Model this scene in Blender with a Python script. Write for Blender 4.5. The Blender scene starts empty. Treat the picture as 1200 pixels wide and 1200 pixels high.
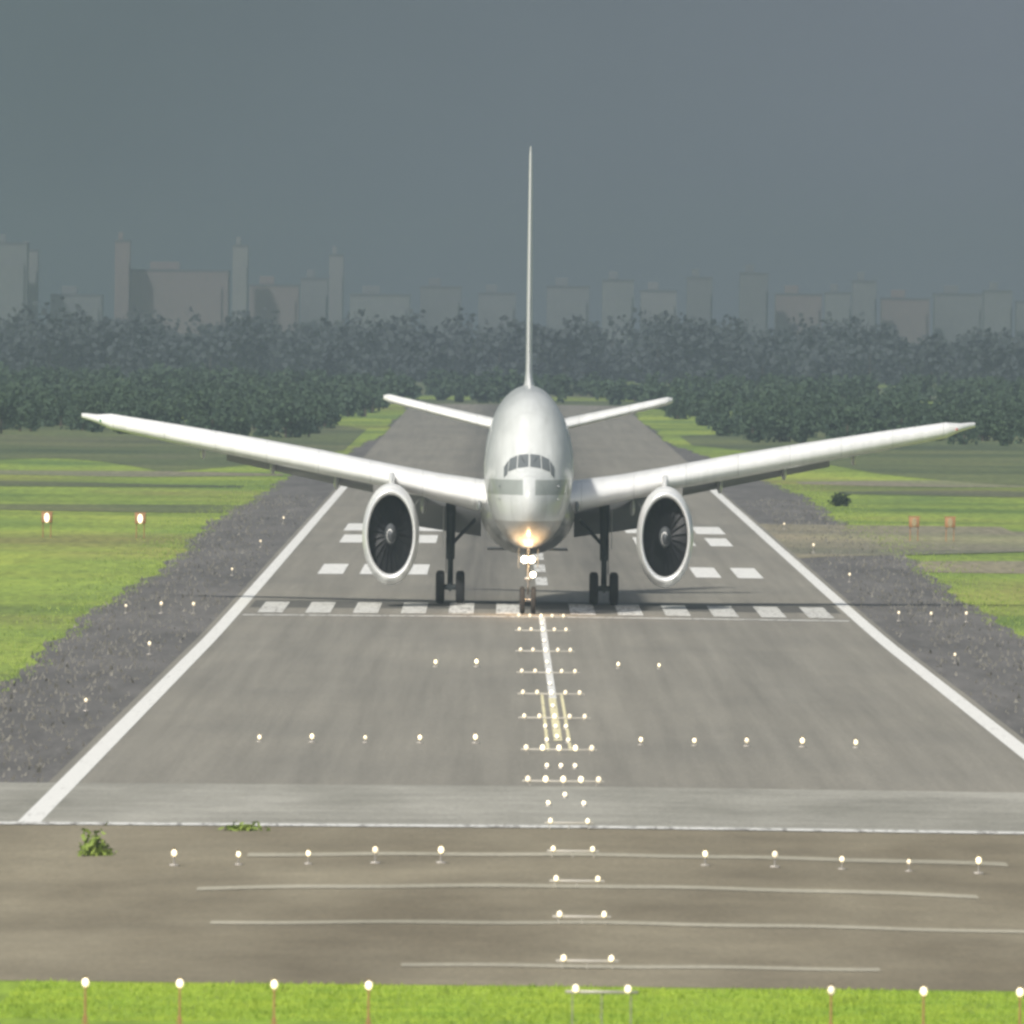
import bpy, math, random
import numpy as np
from mathutils import Vector, Matrix
R = math.radians
random.seed(7); rng = np.random.default_rng(7)
VS = 1.78            # everything in this place is 1.78 times taller than wide-true: the photographed proportions
XC = 3.1             # runway centreline
sc = bpy.context.scene
COL = sc.collection

# ------------------------------------------------------------------ terrain
def smooth(a, b, t):
    t = min(1, max(0, (t - a) / (b - a))); return t * t * (3 - 2 * t)
def g(y):
    if y < 388: return 0.5 * (1 - smooth(350, 388, y))
    s = max(0.0, min(y, 3000) - 820)
    return 0.0029 * s * s / (s + 60)
def crown(x, y):
    a = abs(x - XC)
    c = 0.0035 * max(0, 31 - a)
    if y < 520: c *= smooth(392, 420, y)
    c += 0.55 * smooth(395, 455, y) * (1 - smooth(465, 516, y)) * (max(0, 1 - (a / 24) ** 2) - 1)
    return c
def pz(x, y, k=0.03): return g(y) + crown(x, y) + k
def at(py, dz=0.0):          # distance along the centreline of the spot the photograph shows at image row py
    d = 900.0
    for _ in range(60): d = .5 * d + .5 * (18.96 - pz(XC, d) - dz) * 15500 / (py - 400)
    return d

# ------------------------------------------------------------------ materials
def mat(name, col, rough=0.6, metal=0.0, emis=0.0, ecol=None, coat=0.0):
    m = bpy.data.materials.new(name); m.use_nodes = True
    b = m.node_tree.nodes['Principled BSDF']
    b.inputs['Base Color'].default_value = (*col, 1); b.inputs['Roughness'].default_value = rough
    b.inputs['Metallic'].default_value = metal; b.inputs['Coat Weight'].default_value = coat
    if emis: b.inputs['Emission Color'].default_value = (*(ecol or col), 1); b.inputs['Emission Strength'].default_value = emis
    return m
class NT:
    def __init__(s, m): s.t = m.node_tree; s.n = s.t.nodes; s.l = s.t.links; s.bsdf = s.n['Principled BSDF']
    def new(s, t, **k):
        n = s.n.new(t)
        for a, v in k.items(): setattr(n, a, v)
        return n
    def put(s, node, key, v):
        if hasattr(v, 'is_output'): s.l.new(v, node.inputs[key])
        else: node.inputs[key].default_value = v
    def coord(s, scale=(1, 1, 1)):
        c = s.new('ShaderNodeTexCoord'); m = s.new('ShaderNodeMapping'); m.inputs['Scale'].default_value = scale
        s.l.new(c.outputs['Object'], m.inputs['Vector']); return m.outputs['Vector']
    def noise(s, scale=(1, 1, 1), sc_=1.0, detail=5, rough=0.6):
        n = s.new('ShaderNodeTexNoise'); s.l.new(s.coord(scale), n.inputs['Vector'])
        n.inputs['Scale'].default_value = sc_; n.inputs['Detail'].default_value = detail; n.inputs['Roughness'].default_value = rough
        return n.outputs['Fac']
    def ramp(s, f, stops):
        r = s.new('ShaderNodeValToRGB'); s.l.new(f, r.inputs['Fac'])
        e = r.color_ramp.elements
        while len(e) < len(stops): e.new(0.5)
        for k, (p, c) in enumerate(stops):
            e[k].position = p; e[k].color = (*c, 1) if len(c) == 3 else c
        return r.outputs['Color']
    def mix(s, f, a, b, mode='MIX'):
        n = s.new('ShaderNodeMix', data_type='RGBA', blend_type=mode)
        s.put(n, 0, f); s.put(n, 6, a); s.put(n, 7, b); return n.outputs[2]
    def math(s, op, a, b=0.0, c=0.0):
        n = s.new('ShaderNodeMath', operation=op); s.put(n, 0, a); s.put(n, 1, b); s.put(n, 2, c); return n.outputs[0]
    def xyz(s):
        c = s.new('ShaderNodeTexCoord'); q = s.new('ShaderNodeSeparateXYZ'); s.l.new(c.outputs['Object'], q.inputs[0]); return q.outputs
    def color(s, c): s.l.new(c, s.bsdf.inputs['Base Color'])
    def bump(s, h, strength=0.3, dist=0.05):
        b = s.new('ShaderNodeBump'); b.inputs['Strength'].default_value = strength; b.inputs['Distance'].default_value = dist
        s.l.new(h, b.inputs['Height']); s.l.new(b.outputs['Normal'], s.bsdf.inputs['Normal'])

def m_grass(name, a, b, c, dry=(0.24, 0.22, 0.07)):
    m = mat(name, a, 0.9); t = NT(m)
    f1 = t.noise((0.035, 0.012, 1), 1.0, 6, 0.55); f2 = t.noise((1.2, 0.14, 1), 1.0, 4, 0.7); f3 = t.noise((0.016, 0.0055, 1), 1.0, 4, 0.6)
    col = t.ramp(f1, [(0.32, a), (0.5, b), (0.68, c)])
    k = t.ramp(f3, [(0.5, (0, 0, 0)), (0.66, (0.8, 0.8, 0.8))])
    col = t.mix(k, col, (*dry, 1))
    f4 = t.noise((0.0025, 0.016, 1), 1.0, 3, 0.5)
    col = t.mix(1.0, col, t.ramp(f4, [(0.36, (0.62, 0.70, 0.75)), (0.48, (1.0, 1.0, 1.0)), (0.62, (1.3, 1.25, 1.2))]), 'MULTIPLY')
    dk = t.ramp(f2, [(0.3, (0.62, 0.62, 0.62)), (0.7, (1.25, 1.25, 1.25))])
    col = t.mix(1.0, col, dk, 'MULTIPLY'); t.color(col); return m
M = {}
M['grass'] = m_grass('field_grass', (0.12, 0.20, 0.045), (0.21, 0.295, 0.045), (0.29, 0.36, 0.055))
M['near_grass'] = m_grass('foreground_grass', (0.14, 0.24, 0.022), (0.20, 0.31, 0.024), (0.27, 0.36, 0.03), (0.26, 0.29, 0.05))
M['olive'] = m_grass('olive_meadow', (0.07, 0.10, 0.045), (0.10, 0.13, 0.05), (0.13, 0.15, 0.06), (0.16, 0.15, 0.09))
M['dirt'] = m_grass('dry_tan_ground', (0.20, 0.19, 0.12), (0.24, 0.22, 0.15), (0.22, 0.24, 0.12), (0.26, 0.23, 0.17))
def m_pave(name, a, b, streak=(0.5, 0.02), cracks=False, spots=None, hi=1.12):
    m = mat(name, a, 0.85); t = NT(m)
    f1 = t.noise((0.10, 0.02, 1), 1.0, 6, 0.6); f2 = t.noise((streak[0], streak[1], 1), 1.0, 5, 0.65); f3 = t.noise((5, 0.6, 1), 1.0, 5, 0.75)
    col = t.ramp(f1, [(0.33, a), (0.67, b)])
    col = t.mix(1.0, col, t.ramp(f2, [(0.3, (0.84,) * 3), (0.7, (hi,) * 3)]), 'MULTIPLY')
    col = t.mix(1.0, col, t.ramp(f3, [(0.3, (0.84,) * 3), (0.7, (1.16,) * 3)]), 'MULTIPLY')
    if cracks:
        w = t.noise((0.12, 0.03, 1), 1.0, 3, 0.6); w2 = t.math('ABSOLUTE', t.math('SUBTRACT', w, 0.5))
        k = t.math('LESS_THAN', w2, 0.006); col = t.mix(t.math('MULTIPLY', k, 0.35), col, (0.05, 0.05, 0.05, 1))
    if spots:
        s_ = t.noise((2.2, 0.10, 1), 1.0, 3, 0.9)
        col = t.mix(t.ramp(s_, [(0.58, (0, 0, 0)), (0.74, (0.6,) * 3)]), col, (*spots, 1))
    t.color(col); t.bump(f3, 0.2, 0.02); return m
M['runway'] = m_pave('runway_asphalt', (0.21, 0.20, 0.17), (0.255, 0.24, 0.20), (0.9, 0.008))
t = NT(M['runway']); q = t.xyz(); u = t.math('ABSOLUTE', t.math('SUBTRACT', q[0], XC)); u = t.math('ABSOLUTE', t.math('SUBTRACT', u, 5.0))
k = t.math('MULTIPLY', t.math('MULTIPLY', t.math('SUBTRACT', 1.0, t.math('MINIMUM', t.math('DIVIDE', u, 5.0), 1.0)), t.math('GREATER_THAN', q[1], 945.0)), t.noise((1.1, .004, 1), 1.0, 4, .7))
old = t.bsdf.inputs['Base Color'].links[0].from_socket; t.color(t.mix(k, old, (.05, .05, .048, 1)))
M['shoulder'] = m_pave('shoulder_gravel', (0.085, 0.082, 0.078), (0.14, 0.133, 0.126), (0.9, 0.06), False, (0.30, 0.29, 0.26), 1.3)
M['pad'] = m_pave('blast_pad_asphalt', (0.16, 0.135, 0.088), (0.27, 0.238, 0.165), (0.12, 0.09))
M['strip'] = m_pave('weathered_concrete', (0.22, 0.215, 0.18), (0.40, 0.39, 0.34), (0.16, 0.25))
M['joint'] = m_pave('wet_joint_reflection', (0.31, 0.29, 0.22), (0.44, 0.41, 0.32), (0.12, 0.3), False)  # pale tone stands for light reflected in the wet joints
M['taxi'] = m_pave('taxiway_concrete', (0.20, 0.19, 0.12), (0.27, 0.26, 0.19), (0.05, 0.03))
M['rubber'] = m_pave('dark_asphalt', (0.085, 0.083, 0.075), (0.12, 0.118, 0.105), (0.6, 0.05), False)
def m_paint(name, c, wear, thr=0.36):
    m = mat(name, c, 0.6); t = NT(m)
    f = t.noise((3.0, 0.2, 1), 1.0, 6, 0.7)
    t.color(t.mix(t.ramp(f, [(thr - 0.06, (1,) * 3), (thr + 0.06, (0,) * 3)]), (*c, 1), (*wear, 1))); return m
M['line'] = m_paint('white_line_paint', (0.80, 0.80, 0.76), (0.42, 0.41, 0.38))
M['soft_line'] = m_paint('threshold_paint', (0.62, 0.62, 0.58), (0.34, 0.33, 0.30), 0.42)
M['worn_line'] = m_paint('worn_white_paint', (0.70, 0.70, 0.66), (0.28, 0.27, 0.25), 0.44)
M['yellow'] = m_paint('yellow_line_paint', (0.80, 0.74, 0.46), (0.5, 0.46, 0.32), 0.40)

# ------------------------------------------------------------------ mesh helpers (z is given in true metres and stretched by VS)
class MB:
    def __init__(s, vs=VS): s.v = []; s.f = []; s.m = []; s.vs = vs
    def add(s, vs, fs, mi=0):
        o = len(s.v); s.v += [tuple(p) for p in vs]; s.f += [tuple(i + o for i in f) for f in fs]; s.m += [mi] * len(fs); return s
    def box(s, c, d, mi=0, taper=1.0, bev=0.0):
        x, y, z = c; a, b, h = d[0] / 2, d[1] / 2, d[2] / 2
        if bev:
            k = bev
            ring = lambda q, zz, ins: [(x + sx * (a * q - ins) , y + sy * (b * q - ins2), zz) for sx, sy, ins, ins2 in
                ((-1, -1, ins + k, ins), (1, -1, ins + k, ins), (1, -1, ins, ins + k), (1, 1, ins, ins + k), (1, 1, ins + k, ins), (-1, 1, ins + k, ins), (-1, 1, ins, ins + k), (-1, -1, ins, ins + k))]
            rs = [ring(1, z - h, k), ring(1, z - h + k, 0), ring(taper, z + h - k, 0), ring(taper, z + h, k)]
            return s.loft(rs, True, True, mi)
        v = [(x + i * a * (taper if k > 0 else 1), y + j * b * (taper if k > 0 else 1), z + k * h) for k in (-1, 1) for j in (-1, 1) for i in (-1, 1)]
        return s.add(v, [(0, 2, 3, 1), (4, 5, 7, 6), (0, 1, 5, 4), (2, 6, 7, 3), (0, 4, 6, 2), (1, 3, 7, 5)], mi)
    def loft(s, rings, cap0=False, cap1=False, mi=0, closed=True):
        n = len(rings[0]); vs = [p for r in rings for p in r]; fs = []
        for i in range(len(rings) - 1):
            for j in range(n if closed else n - 1):
                k = (j + 1) % n; fs.append((i * n + j, i * n + k, (i + 1) * n + k, (i + 1) * n + j))
        if cap0: fs.append(tuple(range(n - 1, -1, -1)))
        if cap1: fs.append(tuple((len(rings) - 1) * n + j for j in range(n)))
        return s.add(vs, fs, mi)
    def tube(s, pts, rad, n=12, mi=0, cap=True):
        rings = []; P = [Vector(p) for p in pts]
        if not hasattr(rad, '__len__'): rad = [rad] * len(P)
        for i, p in enumerate(P):
            d = (P[min(i + 1, len(P) - 1)] - P[max(i - 1, 0)]).normalized()
            u = d.orthogonal().normalized(); w = d.cross(u)
            if i and rings_u[0].dot(u) < 0: pass
            if i: u = (rings_u[0] - d * rings_u[0].dot(d)).normalized(); w = d.cross(u)
            rings_u = [u]
            rings.append([tuple(p + (u * math.cos(t) + w * math.sin(t)) * rad[i]) for t in [2 * math.pi * k / n for k in range(n)]])
        return s.loft(rings, cap, cap, mi)
    def rev(s, prof, c=(0, 0, 0), axis='y', n=40, mi=0, mis=None):
        rings = []
        for (a, r) in prof:
            ring = []
            for k in range(n):
                t = 2 * math.pi * k / n; p, q = r * math.cos(t), r * math.sin(t)
                ring.append({'y': (c[0] + p, c[1] + a, c[2] + q), 'x': (c[0] + a, c[1] + p, c[2] + q), 'z': (c[0] + p, c[1] + q, c[2] + a)}[axis])
            rings.append(ring)
        if mis is None: return s.loft(rings, False, False, mi)
        for i in range(len(rings) - 1): s.loft(rings[i:i + 2], False, False, mis[i])
        return s
    def build(s, name, mats, parent=None, loc=None, smooth_=True, angle=40):
        me = bpy.data.meshes.new(name)
        me.from_pydata([(x, y, z * s.vs) for x, y, z in s.v], [], s.f)
        for m in (mats if isinstance(mats, (list, tuple)) else [mats]): me.materials.append(m)
        me.polygons.foreach_set('material_index', s.m)
        import bmesh
        bm = bmesh.new(); bm.from_mesh(me); bmesh.ops.remove_doubles(bm, verts=bm.verts, dist=1e-5)
        bmesh.ops.recalc_face_normals(bm, faces=bm.faces)
        if smooth_:
            for f in bm.faces: f.smooth = True
            for e in bm.edges:
                if len(e.link_faces) == 2 and e.calc_face_angle(0) > R(angle): e.smooth = False
        bm.to_mesh(me); bm.free()
        o = bpy.data.objects.new(name, me); COL.objects.link(o)
        if parent: o.parent = parent
        if loc: o.location = loc
        return o
def empty(name, loc, rz=0):
    o = bpy.data.objects.new(name, None); COL.objects.link(o); o.location = loc; o.rotation_euler.z = rz; o.empty_display_size = 0.5; return o
def tag(o, label=None, cat=None, group=None, kind=None):
    if label: o['label'] = label
    if cat: o['category'] = cat
    if group: o['group'] = group
    if kind: o['kind'] = kind
    return o
def copy_tree(o, parent=None):
    c = o.copy(); COL.objects.link(c); c.parent = parent
    for ch in list(o.children): copy_tree(ch, c)
    return c
def frange(a, b, n): return [a + (b - a) * i / (n - 1) for i in range(n)]

# ------------------------------------------------------------------ setting
def sheet(name, xs_of_y, ys, k, m, nx=9, thick=None, kind='structure', zf=None):
    b = MB(1.0); rings = []
    for y in ys:
        x0, x1 = xs_of_y(y)
        rings.append([(x, y, (zf or (lambda X, Y: pz(X, Y, k)))(x, y)) for x in frange(x0, x1, nx)])
    b.loft(rings, closed=False); o = b.build(name, m, angle=180); tag(o, kind=kind); return o
ysg = sorted(set([-60, 100, 250] + list(range(330, 800, 8)) + list(range(800, 1200, 20)) + list(range(1200, 3050, 60)) + [3500, 4200, 5200, 6390]))
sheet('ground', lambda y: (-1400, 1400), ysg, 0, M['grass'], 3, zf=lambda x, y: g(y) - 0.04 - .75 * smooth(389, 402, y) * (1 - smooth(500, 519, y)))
sheet('foreground_verge', lambda y: (XC - 60, XC + 60), [float(q) for q in range(300, 393, 4)], 0, M['near_grass'], 3, zf=lambda x, y: g(y) + 0.02)
Y_PAD0, Y_PAD1, Y_ST1, Y_END = 388.5, at(970), at(921), 2790
edge = {}
def shoulder_x(side, y):
    n = 0.5 * math.sin(y * 0.017 + side) + 0.3 * math.sin(y * 0.067 + 2 * side) + 0.3 * math.sin(y * 0.19 + side * 3)
    base = (9.2 if side < 0 else 9.8) * (1 - .9 * smooth(1350, 2200, y))
    return XC + side * (21.5 + base + n)
ys_run = frange(Y_ST1, Y_END, 300)
for side in (-1, 1):
    sheet('shoulder', lambda y, s=side: tuple(sorted((XC + s * 21.9, shoulder_x(s, y)))), frange(430, Y_END, 520), 0.0, M['shoulder'], 7)
sheet('runway', lambda y: (XC - 22.2, XC + 22.2), ys_run, 0.03, M['runway'], 17)
sheet('blast_pad', lambda y: (XC - 30, XC + 30), frange(Y_PAD0, Y_PAD1, 60), 0.03, M['pad'], 25)
sheet('concrete_strip', lambda y: (XC - 27, XC + 27), frange(Y_PAD1 + .01, Y_ST1, 20), 0.04, M['strip'], 17)
sheet('taxiway', lambda y: (XC + 22.2, XC + 22 + 24 * smooth(1120, 1180, y)), frange(1125, 1300, 24), 0.02, M['dirt'], 9, zf=lambda x, y: g(y) + 0.02 + crown(x, y))
def band(xa, xb, p0, p1, m, name):
    ya, yb = at(p0), at(p1); w = yb - ya; ph = random.random() * 6
    b = MB(1.0); rings = []
    xs = frange(xa, xb, 60)
    for q in (0, 1):
        row = []
        for i, x in enumerate(xs):
            e = min(1, i / 6, (59 - i) / 6); yy = (ya + yb) / 2 + (q - .5) * w * (.25 + .75 * e) + w * .12 * math.sin(x * .11 + ph + q * 2)
            row.append((x, yy, g(yy) - 0.01))
        rings.append(row)
    b.loft(rings, closed=False); tag(b.build(name, m, angle=180), kind='structure')
for side in (-1, 1):
    e0 = XC + side * 27
    f = lambda a_, b_: tuple(sorted((e0 + side * a_, e0 + side * b_)))
    band(*f(-1, 190), 551, 492, M['olive'], 'rough_meadow')
    band(*f(6 if side < 0 else 9, 190), 575, 568, M['olive'], 'rough_meadow')
sheet('rough_meadow', lambda y: (-300, 300), [2793, 2900, 3100, 3990], 0, M['olive'], 5, zf=lambda x, y: g(y) + 0.01)
band(-200, -27, 561, 555, M['dirt'], 'dirt_track')
band(-70, -24, 602, 594, M['olive'], 'rough_meadow')
band(36, 200, 564, 557, M['dirt'], 'dirt_track')
band(32, 62, 640, 612, M['dirt'], 'bare_ground')
band(31, 54, 662, 650, M['dirt'], 'bare_ground')
# transverse joints on the pad, wet reflections painted in as pale strips
jn = [(at(1001), 3.2, -12.3, 15.6), (at(1038), 3.0, -13.5, 13.5), (at(1081), 2.5, -12.4, 14.6), (at(1132), 2.0, -6.0, 8.5)]
for (jy, jw, xa, xb) in jn:
    b = MB(1.0); rings = []
    for q in (-0.5, 0.5):
        rings.append([(XC + x, jy + q * jw + 0.35 * math.sin(x * 0.9 + jy) , pz(XC + x, jy + q * jw, 0.05)) for x in frange(xa, xb, 40)])
    b.loft(rings, closed=False); tag(b.build('joint_reflection', M['joint'], angle=180), kind='structure')
b = MB(1.0); b.loft([[(XC + x, Y_PAD1 + q, pz(XC + x, Y_PAD1 + q, 0.06)) for x in frange(-26.8, 26.8, 40)] for q in (-0.2, 2.4)], closed=False)
tag(b.build('threshold_edge_stripe', M['worn_line'], angle=180), kind='structure')

def marks(name, rects, m, k=0.05):
    b = MB(1.0)
    for (x0, x1, y0, y1) in rects:
        nx = max(2, int((x1 - x0) / 1.5) + 1); ny = max(2, int((y1 - y0) / 8) + 1)
        b.loft([[(XC + x, y, pz(XC + x, y, k)) for x in frange(x0, x1, nx)] for y in frange(y0, y1, ny)], closed=False)
    o = b.build(name, m, angle=180); tag(o, kind='structure'); return o
for s in (-1, 1):
    marks('runway_edge_line', [(s * 21.35 - 0.45, s * 21.35 + 0.45, Y_PAD1 + 2.5, 1640)], M['line'])
st = [2.55 + 3.27 * i for i in range(6)]
marks('threshold_dark_band', [(-20.6, 20.6, 921, 944)], M['rubber'], 0.04)
marks('threshold_marking', [(s * c - 0.86, s * c + 0.86, 905, 938) for c in st[2:] for s in (-1, 1)], M['soft_line'], 0.06)
marks('worn_threshold_marking', [(s * c - 0.86, s * c + 0.86, 905, 938) for c in st[:2] for s in (-1, 1)], M['worn_line'], 0.06)
marks('threshold_line', [(-20.6, 20.6, 897, 899.5)], M['worn_line'])
tdz = []
for (c, y0, w) in ((668, at(674), 1.0), (632, at(637), 1.0), (618, at(623), 1.35)):
    for x in (9.9, 13.2, 16.5):
        for s in (-1, 1): tdz.append((s * x - w, s * x + w, y0, y0 + 40))
marks('touchdown_marking', tdz, M['line'])
marks('runway_centreline', [(-0.45, 0.45, y, y + 30) for y in range(1000, 1700, 50)], M['worn_line'])
marks('lead_in_line', [(-0.5, -0.1, at(818), at(722))], M['line'])
marks('yellow_lead_line', [(-0.53, -0.13, at(868), at(818)), (-0.93, -0.77, at(880), at(812)), (0.11, 0.27, at(880), at(812))], M['yellow'])

# ------------------------------------------------------------------ foliage (stuff)
def leaf_mat(name, a, b):
    m = mat(name, a, 0.8); t = NT(m); f = t.noise((1, 1, 1), 0.35, 3, 0.6); t.color(t.ramp(f, [(0.3, a), (0.7, b)]))
    t.bsdf.inputs['Subsurface Weight'].default_value = 0.0; return m
M['leaf'] = leaf_mat('tree_leaves', (0.02, 0.045, 0.028), (0.045, 0.08, 0.035))
M['far_leaf'] = leaf_mat('hazed_tree_leaves', (0.038, 0.05, 0.053), (0.042, 0.055, 0.056))  # distance haze is put into this flat blue grey leaf colour
M['bark'] = mat('bark', (0.08, 0.06, 0.045), 0.9)
def quads(name, C, S, mats, aspect=1.0, up=0.0, extra=None):
    n = len(C); C = np.asarray(C, float); S = np.asarray(S, float)
    a = rng.normal(size=(n, 3)); a[:, 2] += up; a /= np.linalg.norm(a, axis=1)[:, None]
    bq = rng.normal(size=(n, 3)); u = np.cross(a, bq); u /= np.linalg.norm(u, axis=1)[:, None]; w = np.cross(a, u)
    u *= S[:, None]; w *= (S * aspect)[:, None]
    V = np.stack([C - u - w, C + u - w * .6, C + u * .7 + w, C - u + w * .8], 1).reshape(-1, 3)
    V = V.tolist(); F = (np.arange(4 * n).reshape(-1, 4)).tolist(); MI = [0] * n
    if extra: o = len(V); V += extra[0]; F += [[i + o for i in f] for f in extra[1]]; MI += [1] * len(extra[1])
    me = bpy.data.meshes.new(name); me.from_pydata(V, [], F)
    for m in mats: me.materials.append(m)
    me.polygons.foreach_set('material_index', MI)
    o = bpy.data.objects.new(name, me); COL.objects.link(o); return o
def wood(name, y0, y1, x0, x1, n, h0, h1, leaf, per, lm='leaf'):
    C = []; S = []; tv = []; tf = []
    for i in range(n):
        x = random.uniform(x0, x1); y = random.uniform(y0, y1); h = random.uniform(h0, h1) * random.choice((0.8, 1, 1, 1.15)); r = h * random.uniform(0.34, 0.6) / 1.2
        z0 = g(y) - .05; k = len(tv)
        for (q, zz) in ((0.22, z0), (0.1, z0 + h * .6)):
            for t in range(5): tv.append([x + q * math.cos(t * 1.257), y + q * math.sin(t * 1.257), zz])
        for t in range(5): tf.append([k + t, k + (t + 1) % 5, k + 5 + (t + 1) % 5, k + 5 + t])
        lobes = [(random.gauss(0, r * .5), random.gauss(0, r * .5), h * random.uniform(.12, .85), r * random.uniform(.4, .8)) for _ in range(7)]
        for _ in range(per):
            lx, ly, lz, lr = random.choice(lobes); v = rng.normal(size=3); v /= np.linalg.norm(v); v *= lr * rng.uniform(.5, 1.05)
            C.append((x + lx + v[0], y + ly + v[1], z0 + max(.1, lz + v[2] * 1.2))); S.append(leaf * random.uniform(.6, 1.3))
    return quads(name, C, S, [M[lm], M['bark']], extra=(tv, tf))
tr = wood('tree_belt', 2060, 2420, -260, -28.5, 380, 3.2, 5.8, .25, 430)
tag(tr, 'dark green belt of low trees beyond the left field', 'trees', kind='stuff')
tr = wood('tree_belt', 2060, 2420, 35, 270, 370, 3.2, 5.6, .25, 430)
tag(tr, 'dark green belt of low trees beyond the right field', 'trees', kind='stuff')
tr = wood('tree_belt', 2810, 3300, -260, 270, 560, 4.0, 5.6, .38, 260)
tag(tr, 'hazy tree belt past the far end of the runway', 'trees', kind='stuff')
for xa, xb, sn in ((-230, -24, 'left'), (31, 240, 'right')):
    tr = wood('tree_belt', 2430, 2790, xa, xb, 260, 3.4, 5.2, .32, 260)
    tag(tr, 'second hazy tree belt behind the %s one' % sn, 'trees', kind='stuff')
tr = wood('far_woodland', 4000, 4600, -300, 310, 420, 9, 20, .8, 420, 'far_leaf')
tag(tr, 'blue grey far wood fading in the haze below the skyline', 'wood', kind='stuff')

# tufts: shoulders and verge
M['tuft'] = leaf_mat('grass_blades', (0.14, 0.21, 0.04), (0.24, 0.31, 0.05))
M['near_tuft'] = leaf_mat('bright_grass_blades', (0.15, 0.25, 0.02), (0.28, 0.37, 0.03))
M['dry_tuft'] = leaf_mat('dry_grass_blades', (0.09, 0.088, 0.075), (0.22, 0.21, 0.18))
def blades(name, P, H, W, m):
    V = []; F = []
    for (x, y, z), h, w in zip(P, H, W):
        a = random.uniform(-.5, .5); dx, dy = w * math.cos(a), w * math.sin(a); lx, ly = random.gauss(0, h * .3), random.gauss(0, h * .3); k = len(V)
        V += [(x - dx, y - dy, z), (x + dx, y + dy, z), (x + lx, y + ly, z + h)]; F.append((k, k + 1, k + 2))
    me = bpy.data.meshes.new(name); me.from_pydata(V, [], F); me.materials.append(m); o = bpy.data.objects.new(name, me); COL.objects.link(o); return o
P = []; H = []; W = []
for _ in range(26000):
    y = 358 + 29.5 * random.random(); x = XC + random.uniform(-17, 17)
    P.append((x, y + 0.7 * math.sin(x * .8), g(y))); H.append(random.uniform(.05, .16) * (1.6 if random.random() < .05 else 1)); W.append(random.uniform(.015, .05))
tag(blades('verge_grass', P, H, W, M['near_tuft']), 'bright green grass across the foreground before the pavement', 'grass', kind='stuff')
for side in (-1, 1):
    P = []; H = []; W = []
    for _ in range(2600):
        y = 560 + 900 * random.random() ** 1.3; t = random.random(); xi, xo = XC + side * 22.2, shoulder_x(side, y)
        x = xi + (xo - xi) * (t ** .7) ; P.append((x, y, pz(x, y, 0))); H.append(random.uniform(.04, .2) * VS); W.append(random.uniform(.03, .1))
    tag(blades('shoulder_weeds', P, H, W, M['dry_tuft']), 'pale dry weeds on the stony %s shoulder of the runway' % ('left' if side < 0 else 'right'), 'weeds', kind='stuff')
    P = []; H = []; W = []
    for _ in range(3500):
        y = 600 + 1000 * random.random() ** 1.2; x = shoulder_x(side, y) + side * (abs(random.gauss(0, 3.0)) - 1.0)
        P.append((x, y, g(y) - .04)); H.append(random.uniform(.05, .14) * VS); W.append(random.uniform(.03, .08))
    tag(blades('field_grass', P, H, W, M['tuft']), 'green grass growing along the outer edge of the %s shoulder' % ('left' if side < 0 else 'right'), 'grass', kind='stuff')
def weed(px, py, n, r, h, label):
    C = []; S = []
    for _ in range(n):
        C.append((random.gauss(0, r), random.gauss(0, r * .6), abs(random.gauss(0, h * .6)))); S.append(random.uniform(.03, .085))
    o = quads('weed_clump', C, S, [M['tuft']], aspect=2.0); o.location = (px, py, pz(px, py, 0.03)); tag(o, label, 'weed'); return o
weed(XC - 17.9, at(1000), 260, .26, .6, 'green weed clump growing on the dark pavement left of the lights')
weed(XC - 12.9, at(975), 110, .35, .2, 'low yellow green weed clump at the edge of the concrete strip')
o = quads('bush', [(random.gauss(0, .42), random.gauss(0, .4), abs(random.gauss(.55, .35))) for _ in range(900)], [random.uniform(.07, .16)] * 900, [leaf_mat('bush_leaves', (0.012, 0.025, 0.008), (0.03, 0.05, 0.015))])
o.location = (XC + 33.4, 1425, g(1425) - .05); tag(o, 'small dark round bush on the grass right of the runway', 'bush')

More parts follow.
